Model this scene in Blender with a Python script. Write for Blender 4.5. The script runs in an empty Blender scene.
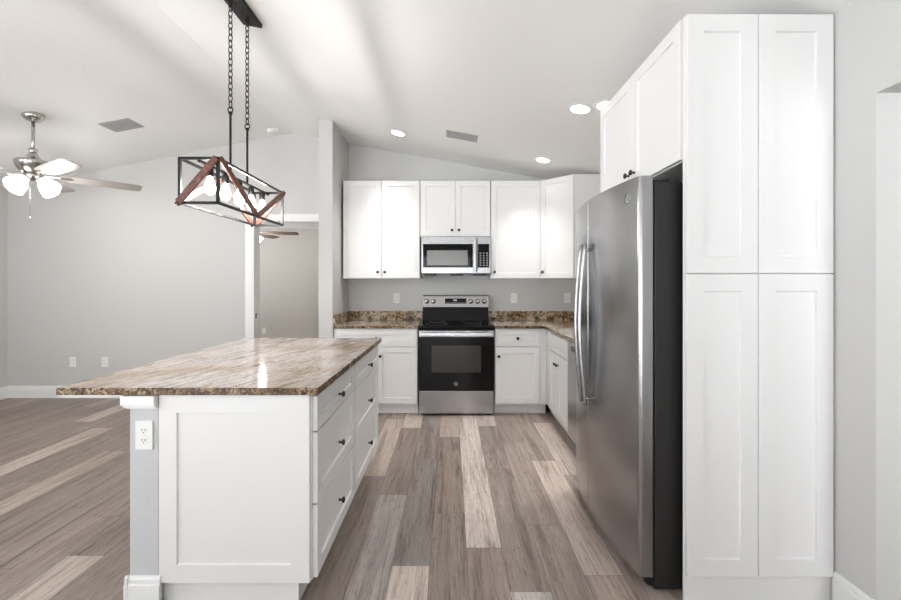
import bpy, bmesh, math, random
from mathutils import Vector, Matrix
random.seed(7)
scene = bpy.context.scene
C = scene.collection
PI = math.pi
F = 415.0; VX = 450.5; VY = 284.0; CAMZ = 1.335

# ---------------------------------------------------------------- camera
cam_data = bpy.data.cameras.new('camera'); cam = bpy.data.objects.new('camera', cam_data); C.objects.link(cam)
cam.location = (0, 0, CAMZ); cam.rotation_euler = (PI/2, 0, 0)
cam_data.sensor_fit = 'HORIZONTAL'; cam_data.sensor_width = 36.0; cam_data.lens = F/901*36
cam_data.shift_x = 0.0; cam_data.shift_y = -16.0/901; cam_data.clip_start = 0.05
scene.camera = cam
# ---------------------------------------------------------------- world and exposure
world = bpy.data.worlds.new('world'); scene.world = world; world.use_nodes = True
wn = world.node_tree.nodes; wl = world.node_tree.links
bg = wn['Background']; bg.inputs[1].default_value = 1.0   # overcast sky above; brighter glow from below added to light the ceiling
geo = wn.new('ShaderNodeNewGeometry'); sx = wn.new('ShaderNodeSeparateXYZ'); mr = wn.new('ShaderNodeMapRange'); wr = wn.new('ShaderNodeMix'); wr.data_type = 'RGBA'
wl.new(geo.outputs['Incoming'], sx.inputs[0]); wl.new(sx.outputs[2], mr.inputs[0]); mr.inputs[1].default_value = -.05; mr.inputs[2].default_value = .05
SKY = 2.5; GROUND_GLOW = 6.6
wr.inputs[6].default_value = (.94*SKY, .97*SKY, 1.0*SKY, 1); wr.inputs[7].default_value = (.93*GROUND_GLOW, .97*GROUND_GLOW, 1.0*GROUND_GLOW, 1)
wl.new(mr.outputs[0], wr.inputs[0]); wl.new(wr.outputs[2], bg.inputs[0])
scene.view_settings.view_transform = 'Standard'; scene.view_settings.look = 'None'
scene.view_settings.gamma = 1.0; scene.view_settings.exposure = 0.64; scene.view_settings.use_curve_mapping = False
P_RECESS = 2.3; P_BULB = 6.5; P_FAN = 18.0; P_BEDFAN = 10.0

# ---------------------------------------------------------------- materials
def lin(c):
    return tuple(((v/255)/12.92 if v/255 <= .04045 else ((v/255+.055)/1.055)**2.4) for v in c) + (1.0,)
def mat(name, rgb, rough=.5, metal=0.0, bump=None, coat=0.0, aniso=0.0, emit=None, spec=.5, trans=0.0):
    m = bpy.data.materials.new(name); m.use_nodes = True
    n = m.node_tree.nodes; l = m.node_tree.links; b = n['Principled BSDF']
    b.inputs['Base Color'].default_value = lin(rgb); b.inputs['Roughness'].default_value = rough
    b.inputs['Metallic'].default_value = metal; b.inputs['Coat Weight'].default_value = coat
    b.inputs['Anisotropic'].default_value = aniso; b.inputs['Specular IOR Level'].default_value = spec
    b.inputs['Transmission Weight'].default_value = trans
    if emit: b.inputs['Emission Color'].default_value = lin(emit[0]); b.inputs['Emission Strength'].default_value = emit[1]
    tc = n.new('ShaderNodeTexCoord')
    sc, st = bump if bump else ((9, 9, 9), 0.02)
    mp = n.new('ShaderNodeMapping'); mp.inputs['Scale'].default_value = sc; l.new(tc.outputs['Object'], mp.inputs[0])
    nz = n.new('ShaderNodeTexNoise'); nz.inputs['Scale'].default_value = 1.0; nz.inputs['Detail'].default_value = 3
    l.new(mp.outputs[0], nz.inputs['Vector'])
    bp = n.new('ShaderNodeBump'); bp.inputs['Strength'].default_value = st; bp.inputs['Distance'].default_value = .01
    l.new(nz.outputs[0], bp.inputs['Height']); l.new(bp.outputs[0], b.inputs['Normal'])
    return m
M = {}
M['wall'] = mat('wall_paint', (203, 202, 200), .75, bump=((60, 60, 60), .10))
M['wall_beige'] = mat('bedroom_wall_paint', (196, 190, 184), .75, bump=((60, 60, 60), .10))
M['ceil'] = mat('ceiling_paint', (240, 239, 237), .85, bump=((40, 40, 40), .12))
M['trim'] = mat('white_trim_paint', (236, 236, 235), .35)
M['cab'] = mat('white_cabinet_paint', (233, 232, 231), .32)
M['gap'] = mat('cabinet_shadow_gap', (150, 150, 150), .6)
M['orange'] = mat('orange_peel_drywall', (202, 203, 204), .7, bump=((190, 190, 190), .45))
M['knob'] = mat('gunmetal_knob', (72, 70, 70), .22, 1.0)
M['chrome'] = mat('brushed_nickel', (196, 193, 190), .2, 1.0)
M['steel'] = mat('brushed_stainless', (178, 178, 180), .24, 1.0, bump=((3, 3, 380), .05), aniso=.6)
M['steel_f'] = mat('fridge_stainless', (168, 168, 169), .22, 1.0, bump=((3, 3, 420), .06), aniso=.6)
M['steel_d'] = mat('dark_stainless_trim', (110, 110, 112), .3, 1.0)
M['case'] = mat('dark_grey_fridge_case', (33, 32, 31), .45, bump=((220, 220, 220), .12))
M['black'] = mat('black_plastic', (20, 20, 21), .35)
M['bglass'] = mat('black_glass', (8, 8, 9), .05, spec=.3)
M['cook'] = mat('black_ceramic_cooktop', (11, 11, 12), .10, spec=.3)
M['owin'] = mat('oven_window_glass', (52, 47, 43), .12)
M['mwin'] = mat('microwave_window_mesh', (122, 122, 120), .18, spec=.7)
M['silver_mark'] = mat('silver_marking', (205, 205, 207), .4)
M['bmetal'] = mat('black_iron', (38, 37, 38), .45, .6)
M['plate'] = mat('white_plastic_plate', (236, 236, 234), .35)
M['slot'] = mat('outlet_slot', (58, 56, 54), .6)
M['vent_slat'] = mat('grey_vent_metal', (168, 168, 168), .5)
M['vent_dark'] = mat('vent_duct', (96, 96, 96), .8)
M['blade'] = mat('silver_grey_fan_blade', (158, 150, 145), .4, bump=((4, 60, 4), .05))
M['blade_wood'] = mat('brown_fan_blade', (128, 112, 102), .5, bump=((4, 60, 4), .05))
M['shade'] = mat('frosted_lit_glass_shade', (250, 250, 248), .4, emit=((255, 251, 244), 2.6))
M['bulb'] = mat('lit_bulb', (255, 250, 240), .3, emit=((255, 246, 232), 14.0))
M['lens'] = mat('lit_recessed_lens', (255, 255, 255), .5, emit=((255, 252, 246), 5.0))
M['grout'] = mat('floor_seam', (92, 84, 79), .8)
M['display'] = mat('lit_display_digits', (200, 220, 225), .4, emit=((190, 220, 230), .8))

def glass_mat():
    m = bpy.data.materials.new('clear_glass_tube'); m.use_nodes = True
    n = m.node_tree.nodes; l = m.node_tree.links; n.remove(n['Principled BSDF'])
    t = n.new('ShaderNodeBsdfTransparent'); g = n.new('ShaderNodeBsdfGlossy'); g.inputs['Roughness'].default_value = .05
    lw = n.new('ShaderNodeLayerWeight'); lw.inputs['Blend'].default_value = .25
    mx = n.new('ShaderNodeMixShader'); l.new(lw.outputs['Facing'], mx.inputs[0]); l.new(t.outputs[0], mx.inputs[1]); l.new(g.outputs[0], mx.inputs[2])
    l.new(mx.outputs[0], n['Material Output'].inputs[0]); return m
M['glass'] = glass_mat()
def bulb_mat():
    m = bpy.data.materials.new('lit_frosted_bulb'); m.use_nodes = True
    n = m.node_tree.nodes; l = m.node_tree.links; n.remove(n['Principled BSDF'])
    t = n.new('ShaderNodeBsdfTransparent'); e = n.new('ShaderNodeEmission'); e.inputs[0].default_value = lin((255, 248, 238)); e.inputs[1].default_value = 9.0
    mx = n.new('ShaderNodeMixShader'); mx.inputs[0].default_value = .4; l.new(t.outputs[0], mx.inputs[1]); l.new(e.outputs[0], mx.inputs[2])
    l.new(mx.outputs[0], n['Material Output'].inputs[0]); return m
M['bulb'] = bulb_mat()

def ramp(n, stops):
    r = n.new('ShaderNodeValToRGB'); e = r.color_ramp.elements
    while len(e) > 1: e.remove(e[0])
    e[0].position = stops[0][0]; e[0].color = lin(stops[0][1])
    for p, c in stops[1:]:
        x = e.new(p); x.color = lin(c)
    return r
def noise(n, l, vec, scale, detail=4, rough=.6, dist=0.0):
    z = n.new('ShaderNodeTexNoise'); z.inputs['Scale'].default_value = scale; z.inputs['Detail'].default_value = detail
    z.inputs['Roughness'].default_value = rough; z.inputs['Distortion'].default_value = dist; l.new(vec, z.inputs['Vector']); return z
def mixc(n, l, fac, a, b, mode='MIX'):
    x = n.new('ShaderNodeMix'); x.data_type = 'RGBA'; x.blend_type = mode
    if isinstance(fac, float): x.inputs[0].default_value = fac
    else: l.new(fac, x.inputs[0])
    l.new(a, x.inputs[6]); l.new(b, x.inputs[7]); return x.outputs[2]
def mapping(n, l, vec, scale, rot=(0, 0, 0)):
    mp = n.new('ShaderNodeMapping'); mp.inputs['Scale'].default_value = scale; mp.inputs['Rotation'].default_value = rot
    l.new(vec, mp.inputs[0]); return mp.outputs[0]

def granite_top():
    m = bpy.data.materials.new('granite_veined_top'); m.use_nodes = True
    n = m.node_tree.nodes; l = m.node_tree.links; b = n['Principled BSDF']
    tc = n.new('ShaderNodeTexCoord'); v = tc.outputs['Object']
    mv = mapping(n, l, mapping(n, l, v, (1, 1, 1), (0, 0, math.radians(15))), (13, 1.7, 5))
    a = noise(n, l, mv, 1.0, 9, .66, 1.1)
    r1 = ramp(n, [(.32, (70, 54, 44)), (.40, (136, 112, 92)), (.46, (196, 184, 173)), (.5, (218, 212, 206)), (.54, (200, 184, 168)), (.60, (142, 114, 90)), (.67, (84, 76, 72))])
    l.new(a.outputs[0], r1.inputs[0])
    mv2 = mapping(n, l, mapping(n, l, v, (1, 1, 1), (0, 0, math.radians(15))), (52, 7, 18))
    c = noise(n, l, mv2, 1.0, 8, .7, .8)
    r2 = ramp(n, [(.35, (44, 35, 30)), (.43, (142, 122, 104)), (.5, (228, 220, 211)), (.56, (184, 172, 162)), (.63, (76, 65, 58))])
    l.new(c.outputs[0], r2.inputs[0])
    col = mixc(n, l, .5, r1.outputs[0], r2.outputs[0])
    big = noise(n, l, v, 1.3, 3, .5, .4)
    rb = ramp(n, [(.44, (248, 250, 255)), (.60, (218, 202, 184)), (.75, (166, 146, 130))]); l.new(big.outputs[0], rb.inputs[0])
    col = mixc(n, l, .95, col, rb.outputs[0], 'MULTIPLY')
    sp = noise(n, l, v, 170, 2, .7); rs = ramp(n, [(.33, (90, 76, 66)), (.43, (255, 255, 255))]); l.new(sp.outputs[0], rs.inputs[0])
    col = mixc(n, l, .55, col, rs.outputs[0], 'MULTIPLY')
    l.new(col, b.inputs['Base Color']); b.inputs['Roughness'].default_value = .10
    return m
def granite_edge(name, scale, dark, mid, gold, pale, k=1.0):
    m = bpy.data.materials.new(name); m.use_nodes = True
    n = m.node_tree.nodes; l = m.node_tree.links; b = n['Principled BSDF']
    tc = n.new('ShaderNodeTexCoord'); v = tc.outputs['Object']
    a = noise(n, l, v, scale, 5, .72, 1.2)
    r = ramp(n, [(.36, dark), (.45, mid), (.52, gold), (.58, pale), (.66, mid), (.74, dark)]); l.new(a.outputs[0], r.inputs[0])
    s = noise(n, l, v, scale*.28, 3, .6, .6)
    r2 = ramp(n, [(.4, (255, 255, 255)), (.56, (205, 190, 165)), (.66, (120, 100, 82))]); l.new(s.outputs[0], r2.inputs[0])
    col = mixc(n, l, .8, r.outputs[0], r2.outputs[0], 'MULTIPLY')
    l.new(col, b.inputs['Base Color']); b.inputs['Roughness'].default_value = .22
    bp = n.new('ShaderNodeBump'); bp.inputs['Strength'].default_value = .25; bp.inputs['Distance'].default_value = .004
    l.new(a.outputs[0], bp.inputs['Height']); l.new(bp.outputs[0], b.inputs['Normal'])
    return m
M['gtop'] = granite_top()
M['gedge'] = granite_edge('granite_chiselled_edge', 42, (22, 16, 13), (76, 54, 37), (140, 112, 78), (190, 172, 146))
M['gsplash'] = granite_edge('granite_backsplash', 20, (38, 32, 28), (118, 92, 64), (186, 158, 114), (232, 226, 214))

def floor_mat():
    m = bpy.data.materials.new('vinyl_plank_floor'); m.use_nodes = True
    n = m.node_tree.nodes; l = m.node_tree.links; b = n['Principled BSDF']
    at = n.new('ShaderNodeAttribute'); at.attribute_name = 'plank'
    sep = n.new('ShaderNodeSeparateColor'); l.new(at.outputs['Color'], sep.inputs[0])
    tc = n.new('ShaderNodeTexCoord')
    cx = n.new('ShaderNodeCombineXYZ')
    mu = n.new('ShaderNodeMath'); mu.operation = 'MULTIPLY'; mu.inputs[1].default_value = 37.0; l.new(sep.outputs[1], mu.inputs[0])
    l.new(mu.outputs[0], cx.inputs[0]); l.new(mu.outputs[0], cx.inputs[1]); l.new(mu.outputs[0], cx.inputs[2])
    ad = n.new('ShaderNodeVectorMath'); l.new(tc.outputs['Object'], ad.inputs[0]); l.new(cx.outputs[0], ad.inputs[1])
    v = ad.outputs[0]
    base = ramp(n, [(0.0, (152, 145, 141)), (.35, (180, 171, 166)), (.6, (200, 192, 187)), (1.0, (224, 219, 215))]); l.new(sep.outputs[0], base.inputs[0])
    g1 = noise(n, l, mapping(n, l, v, (14, .9, 1)), 1.0, 6, .65, 1.4)
    r1 = ramp(n, [(.3, (136, 125, 117)), (.48, (228, 224, 221)), (.68, (255, 255, 255))]); l.new(g1.outputs[0], r1.inputs[0])
    g2 = noise(n, l, mapping(n, l, v, (95, 4.5, 1)), 1.0, 6, .75, .6)
    r2 = ramp(n, [(.32, (128, 116, 108)), (.46, (238, 236, 234)), (.6, (255, 255, 255))]); l.new(g2.outputs[0], r2.inputs[0])
    g3 = noise(n, l, mapping(n, l, v, (44, 5.5, 1)), 1.0, 5, .8, 2.4)
    r3 = ramp(n, [(.31, (96, 84, 76)), (.39, (215, 209, 204)), (.48, (255, 255, 255))]); l.new(g3.outputs[0], r3.inputs[0])
    col = mixc(n, l, .8, base.outputs[0], r1.outputs[0], 'MULTIPLY')
    col = mixc(n, l, .55, col, r2.outputs[0], 'MULTIPLY')
    col = mixc(n, l, .7, col, r3.outputs[0], 'MULTIPLY')
    warm = ramp(n, [(0.0, (255, 243, 234)), (.5, (255, 248, 244)), (1.0, (247, 250, 255))]); l.new(sep.outputs[2], warm.inputs[0])
    col = mixc(n, l, .9, col, warm.outputs[0], 'MULTIPLY')
    l.new(col, b.inputs['Base Color']); b.inputs['Roughness'].default_value = .38
    bp = n.new('ShaderNodeBump'); bp.inputs['Strength'].default_value = .12; bp.inputs['Distance'].default_value = .003
    l.new(g2.outputs[0], bp.inputs['Height']); l.new(bp.outputs[0], b.inputs['Normal'])
    return m
M['floor'] = floor_mat()
def wood_mat():
    m = bpy.data.materials.new('reddish_brown_wood'); m.use_nodes = True
    n = m.node_tree.nodes; l = m.node_tree.links; b = n['Principled BSDF']
    tc = n.new('ShaderNodeTexCoord')
    g = noise(n, l, mapping(n, l, tc.outputs['Object'], (60, 60, 30)), 1.0, 5, .7, 1.0)
    r = ramp(n, [(.3, (62, 34, 27)), (.5, (100, 58, 46)), (.7, (138, 90, 74))]); l.new(g.outputs[0], r.inputs[0])
    l.new(r.outputs[0], b.inputs['Base Color']); b.inputs['Roughness'].default_value = .45
    return m
M['wood'] = wood_mat()

# ---------------------------------------------------------------- mesh helpers
class Frame:
    """local frame: u = width, w = up, n = outward"""
    def __init__(s, o, u=(1, 0, 0), w=(0, 0, 1), n=(0, -1, 0)):
        s.o = Vector(o); s.u = Vector(u).normalized(); s.w = Vector(w).normalized(); s.n = Vector(n).normalized()
    def __call__(s, a, b, c=0.0): return s.o + s.u*a + s.w*b + s.n*c
    def at(s, a, b, c=0.0): return Frame(s(a, b, c), s.u, s.w, s.n)
class MB:
    def __init__(s): s.bm = bmesh.new(); s.mi = 0
    def _tag(s, fs):
        for f in fs: f.material_index = s.mi
    def hexa(s, p, bevel=0.0, seg=1):
        vs = [s.bm.verts.new(q) for q in p]
        fs = [s.bm.faces.new([vs[i] for i in q]) for q in ((0, 3, 2, 1), (4, 5, 6, 7), (0, 1, 5, 4), (1, 2, 6, 5), (2, 3, 7, 6), (3, 0, 4, 7))]
        s._tag(fs); bmesh.ops.recalc_face_normals(s.bm, faces=fs)
        if bevel > 0:
            es = list({e for f in fs for e in f.edges})
            r = bmesh.ops.bevel(s.bm, geom=es, offset=bevel, segments=seg, affect='EDGES', profile=.5)
            s._tag(r['faces'])
        return s
    def box(s, x0, x1, y0, y1, z0, z1, bevel=0.0, seg=1):
        return s.hexa([(x0, y0, z0), (x1, y0, z0), (x1, y1, z0), (x0, y1, z0), (x0, y0, z1), (x1, y0, z1), (x1, y1, z1), (x0, y1, z1)], bevel, seg)
    def fbox(s, f, a0, a1, b0, b1, c0, c1, bevel=0.0, seg=1):
        return s.hexa([f(a0, b0, c0), f(a1, b0, c0), f(a1, b0, c1), f(a0, b0, c1), f(a0, b1, c0), f(a1, b1, c0), f(a1, b1, c1), f(a0, b1, c1)], bevel, seg)
    def prism(s, pts, vec, bevel=0.0, seg=2):
        a = [s.bm.verts.new(p) for p in pts]; v = Vector(vec); b = [s.bm.verts.new(Vector(p)+v) for p in pts]
        n = len(pts); fs = [s.bm.faces.new(a), s.bm.faces.new(b[::-1])]
        for i in range(n): fs.append(s.bm.faces.new([a[i], b[i], b[(i+1) % n], a[(i+1) % n]]))
        s._tag(fs); bmesh.ops.recalc_face_normals(s.bm, faces=fs)
        if bevel > 0:
            es = [e for f in fs[:2] for e in f.edges]
            r = bmesh.ops.bevel(s.bm, geom=es, offset=bevel, segments=seg, affect='EDGES', profile=.5); s._tag(r['faces'])
        return s
    def bar(s, p, q, wd, ht=None, up=(0, 0, 1), bevel=0.0):
        p = Vector(p); q = Vector(q); d = (q-p); L = d.length; d.normalize(); up = Vector(up)
        if abs(d.dot(up)) > .99: up = Vector((0, 1, 0))
        side = d.cross(up).normalized(); up = side.cross(d).normalized(); ht = ht or wd
        f = Frame(p, d, up, side)
        return s.fbox(f, 0, L, -ht/2, ht/2, -wd/2, wd/2, bevel)
    def lathe(s, prof, o=(0, 0, 0), axis=(0, 0, 1), seg=24):
        """prof: list of (radius, height along axis)"""
        ax = Vector(axis).normalized(); t = Vector((1, 0, 0)) if abs(ax.x) < .9 else Vector((0, 1, 0))
        u = ax.cross(t).normalized(); v = ax.cross(u).normalized(); o = Vector(o); rings = []
        for r, h in prof:
            if r < 1e-6: rings.append([s.bm.verts.new(o+ax*h)])
            else: rings.append([s.bm.verts.new(o+ax*h+(u*math.cos(2*PI*i/seg)+v*math.sin(2*PI*i/seg))*r) for i in range(seg)])
        fs = []
        for A, B in zip(rings, rings[1:]):
            for i in range(seg):
                j = (i+1) % seg
                if len(A) == 1 and len(B) == 1: continue
                if len(A) == 1: fs.append(s.bm.faces.new([A[0], B[i], B[j]]))
                elif len(B) == 1: fs.append(s.bm.faces.new([A[i], A[j], B[0]]))
                else: fs.append(s.bm.faces.new([A[i], A[j], B[j], B[i]]))
        for f in fs: f.smooth = True
        s._tag(fs); bmesh.ops.recalc_face_normals(s.bm, faces=fs); return s
    def tube(s, pts, r, seg=10, cap=True, flat=1.0):
        P = [Vector(p) for p in pts]; rings = []; prev = None
        for i, p in enumerate(P):
            d = (P[min(i+1, len(P)-1)]-P[max(i-1, 0)]).normalized()
            if prev is None:
                t = Vector((1, 0, 0)) if abs(d.x) < .9 else Vector((0, 1, 0)); u = d.cross(t).normalized()
            else: u = (prev-d*prev.dot(d)).normalized()
            prev = u; v = d.cross(u)
            rings.append([s.bm.verts.new(p+(u*math.cos(2*PI*k/seg)+v*math.sin(2*PI*k/seg)*flat)*r) for k in range(seg)])
        fs = []
        for A, B in zip(rings, rings[1:]):
            for k in range(seg): fs.append(s.bm.faces.new([A[k], A[(k+1) % seg], B[(k+1) % seg], B[k]]))
        for f in fs: f.smooth = True
        if cap: fs += [s.bm.faces.new(rings[0]), s.bm.faces.new(rings[-1][::-1])]
        s._tag(fs); bmesh.ops.recalc_face_normals(s.bm, faces=fs); return s
    def ring(s, o, u, v, a, b, r, n=16, seg=6):
        """closed elliptical link"""
        o = Vector(o); u = Vector(u); v = Vector(v); w = u.cross(v).normalized(); rings = []
        for i in range(n):
            t = 2*PI*i/n; c = o+u*(a*math.cos(t))+v*(b*math.sin(t)); d = (u*math.cos(t)*b+v*math.sin(t)*a).normalized()
            rings.append([s.bm.verts.new(c+(d*math.cos(2*PI*k/seg)+w*math.sin(2*PI*k/seg))*r) for k in range(seg)])
        fs = []
        for i in range(n):
            A = rings[i]; B = rings[(i+1) % n]
            for k in range(seg): fs.append(s.bm.faces.new([A[k], A[(k+1) % seg], B[(k+1) % seg], B[k]]))
        for f in fs: f.smooth = True
        s._tag(fs); bmesh.ops.recalc_face_normals(s.bm, faces=fs); return s
    def build(s, name, mats, parent=None):
        off = Vector((0, 0, 0)); p = parent
        while p is not None: off += p.location; p = p.parent
        if off.length > 0: bmesh.ops.translate(s.bm, vec=-off, verts=s.bm.verts)
        me = bpy.data.meshes.new(name); s.bm.to_mesh(me); s.bm.free()
        for m in (mats if isinstance(mats, (list, tuple)) else [mats]): me.materials.append(m)
        o = bpy.data.objects.new(name, me); C.objects.link(o)
        if parent: o.parent = parent
        return o
def tag(o, label, cat, group=None, kind=None):
    o['label'] = label; o['category'] = cat
    if group: o['group'] = group
    if kind: o['kind'] = kind
    return o
def thing(name, loc, label, cat, group=None):
    o = bpy.data.objects.new(name, None); C.objects.link(o); o.location = loc; o.empty_display_size = .1
    return tag(o, label, cat, group)
def struct(name, mb, m):
    o = mb.build(name, m); o['kind'] = 'structure'; return o
def copy_tree(o, parent=None):
    c = o.copy(); C.objects.link(c)
    if parent: c.parent = parent
    for ch in list(o.children): copy_tree(ch, c)
    return c
def text_mesh(name, body, f, size, m, parent, ext=.0006):
    """flat lettering centred at frame f (u right as seen, w up, n out)"""
    cu = bpy.data.curves.new(name, 'FONT'); cu.body = body; cu.size = size; cu.align_x = 'CENTER'; cu.align_y = 'CENTER'; cu.extrude = ext
    tmp = bpy.data.objects.new('tmp', cu); C.objects.link(tmp)
    dg = bpy.context.evaluated_depsgraph_get(); me = bpy.data.meshes.new_from_object(tmp.evaluated_get(dg))
    bpy.data.objects.remove(tmp)
    off = Vector((0, 0, 0)); p = parent
    while p is not None: off += p.location; p = p.parent
    for v in me.vertices: v.co = f(v.co.x, v.co.y, v.co.z) - off
    me.materials.clear(); me.materials.append(m); o = bpy.data.objects.new(name, me); C.objects.link(o); o.parent = parent; return o

# shaker front: closed slab with recessed centre panel
def shaker(mb, f, a0, a1, b0, b1, c0=0.0, t=.019, st=.057, rec=.009, sl=.003):
    def rect(i, c): return [f(a0+i, b0+i, c), f(a1-i, b0+i, c), f(a1-i, b1-i, c), f(a0+i, b1-i, c)]
    e = .0015
    loops = [rect(0, c0), rect(0, c0+t-e), rect(e, c0+t), rect(st, c0+t), rect(st+sl, c0+t-rec)]
    L = [[mb.bm.verts.new(p) for p in lp] for lp in loops]; fs = [mb.bm.faces.new(L[0]), mb.bm.faces.new(L[-1])]
    for A, B in zip(L, L[1:]):
        for i in range(4): fs.append(mb.bm.faces.new([A[i], A[(i+1) % 4], B[(i+1) % 4], B[i]]))
    mb._tag(fs); bmesh.ops.recalc_face_normals(mb.bm, faces=fs)
def knob(f, parent):
    mb = MB(); mb.lathe([(0, 0), (.0075, 0), (.006, .004), (.005, .012), (.0125, .018), (.0155, .023), (.014, .027), (.008, .0295), (0, .030)], f.o, f.n, 20)
    return mb.build('knob', M['knob'], parent)
def door(f, a0, a1, b0, b1, parent, kn=None, name='door', c0=.001, st=.057, t=.019):
    mb = MB(); shaker(mb, f, a0, a1, b0, b1, c0, t, st); o = mb.build(name, M['cab'], parent)
    if kn: knob(f.at(kn[0], kn[1], c0+t), o)
    return o

# ================================================================ STRUCTURE
YB = 4.87; XR = 1.605; XL = -5.20; RX = -1.87; RZ = 3.11; SR = .185; SL = .195
def ceil_z(x): return RZ-SR*(x-RX) if x > RX else RZ-SL*(RX-x)
YF = -3.0

# floor: planks, seams beneath
rows = {0: [(-3, .88, .5), (.88, 2.10, .5), (2.10, 4.3, 1.0), (4.3, 5, .5)],
        1: [(-3, .6, .4), (.6, 1.80, .95), (1.80, 3.0, .42), (3.0, 3.9, .36), (3.9, 5, .85)],
        2: [(-3, 1.1, .5), (1.1, 2.3, .55), (2.3, 3.5, .5), (3.5, 5, .4)],
        3: [(-3, .7, .5), (.7, 1.9, .78), (1.9, 3.135, .9), (3.135, 4.35, .5), (4.35, 5, .4)],
        4: [(-3, 1.7, .5), (1.7, 2.9, .6), (2.9, 3.99, .92), (3.99, 5, .5)],
        -1: [(-3, 1.2, .5), (1.2, 2.42, .22), (2.42, 3.62, .36), (3.62, 5, .7)],
        -2: [(-3, .75, .4), (.75, 1.967, .95), (1.967, 3.18, .18), (3.18, 4.4, .3), (4.4, 5, .4)],
        -3: [(-3, 1.41, .5), (1.41, 2.63, .68), (2.63, 3.85, .25), (3.85, 5, .88)],
        -11: [(-3, .8, .3), (.8, 2.04, .9), (2.04, 3.26, .3), (3.26, 5, .35)],
        -21: [(-3, 1.6, .3), (1.6, 2.8, .4), (2.8, 4.02, .3), (4.02, 5, .95)],
        -19: [(-3, 1.4, .3), (1.4, 2.63, .35), (2.63, 3.85, .9), (3.85, 5, .35)],
        -16: [(-3, .9, .3), (.9, 2.1, .4), (2.1, 3.32, .75), (3.32, 5, .3)],
        -4: [(-3, 1.66, .4), (1.66, 2.885, .22), (2.885, 4.1, .8), (4.1, 5, .5)]}
bm = bmesh.new(); lay = bm.loops.layers.color.new('plank')
rnd = random.Random(11)
def quad(x0, x1, y0, y1, tone):
    g = .0008
    vs = [bm.verts.new(p) for p in ((x0+g, y0+g, 0), (x1-g, y0+g, 0), (x1-g, y1-g, 0), (x0+g, y1-g, 0))]
    fc = bm.faces.new(vs); c = (tone, rnd.random(), rnd.random()*(.45 if x0 < -1.3 else 1.0), 1)
    for lp in fc.loops: lp[lay] = c
for k in range(-31, 16):
    x0 = .08+.178*k; x1 = x0+.178; x0 = max(x0, -5.4); x1 = min(x1, 2.85)
    if x1 <= x0: continue
    segs = rows.get(k, [])
    y = 5.0 if segs else -3.0-rnd.random()*1.2
    for a, b, t in segs:
        # keep planks near 1.22 m long where the list leaves a long stretch
        while b-a > 2.6: quad(x0, x1, b-1.22 if b-1.22 > a else a, b, t); b -= 1.22; t = rnd.choice([.3, .5, .6, .8])
        quad(x0, x1, a, b, t)
    while y < 8.45:
        L = 1.22; t = rnd.choice([.05, .1, .2, .25, .3, .3, .35, .4, .45, .6]) if not segs else .5
        quad(x0, x1, max(y, YF), min(y+L, 8.45), t); y += L
for fc in bm.faces:
    if fc.normal.z < 0: fc.normal_flip()
me = bpy.data.meshes.new('floor'); bm.to_mesh(me); bm.free()
bm = bmesh.new(); bm.from_mesh(me)
r = bmesh.ops.create_cube(bm, size=1); 
for v in r['verts']: v.co = Vector((v.co.x*8.2-1.3, v.co.y*11.5+2.7, v.co.z*.1-.0515))
for v in r['verts']:
    for fc in v.link_faces: fc.material_index = 1
bm.to_mesh(me); bm.free(); me.materials.append(M['floor']); me.materials.append(M['grout'])
fl = bpy.data.objects.new('floor', me); C.objects.link(fl); fl['kind'] = 'structure'

# back wall with gable top and cased opening
DX0, DX1, DZ = -2.318, -1.48, 2.085
mb = MB(); T = .12
def gable(mb, x0, x1, z0=0.0, y=YB):
    xs = [x0]+([RX] if x0 < RX < x1 else [])+[x1]
    mb.prism([(x0, y, z0), (x1, y, z0)]+[(x, y, ceil_z(x)) for x in xs[::-1]], (0, T, 0))
gable(mb, XL-.12, DX0); gable(mb, DX0, DX1, DZ); gable(mb, DX1, XR+.12)
struct('wall_back', mb, M['wall'])
mb = MB(); WY0, WY1, WZ0, WZ1 = -2.2, 1.0, .25, 2.2
mb.box(XL-.12, XL, YF, WY0, 0, ceil_z(XL)); mb.box(XL-.12, XL, WY1, YB-.001, 0, ceil_z(XL)); mb.box(XL-.12, XL, WY0, WY1, 0, WZ0); mb.box(XL-.12, XL, WY0, WY1, WZ1, ceil_z(XL))
struct('wall_left', mb, M['wall'])
mb = MB()
for k in range(5):
    y = WY0+(WY1-WY0-.05)*k/4; mb.box(XL-.09, XL-.03, y, y+.05, WZ0, WZ1)
for z in (WZ0, WZ1-.05): mb.box(XL-.09, XL-.03, WY0, WY1, z, z+.05)
struct('added_window_3', mb, M['trim'])  # unseen window, added to bring daylight into the living room
mb = MB(); mb.box(XR, XR+.12, 1.565, YB-.001, 0, ceil_z(XR)); mb.box(XR, XR+.12, .45, 1.565, 2.056, ceil_z(XR)); mb.box(XR, XR+.12, YF, .45, 0, ceil_z(XR))
struct('wall_right', mb, M['wall'])
mb = MB(); mb.prism([(XR+.12, YF-.12, ceil_z(XR+.12)), (RX, YF-.12, RZ), (XL-.12, YF-.12, ceil_z(XL-.12)), (XL-.12, YF-.12, 3.3), (XR+.12, YF-.12, 3.3)], (0, YB+T-YF+.12, 0))
struct('ceiling', mb, M['ceil'])
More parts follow.
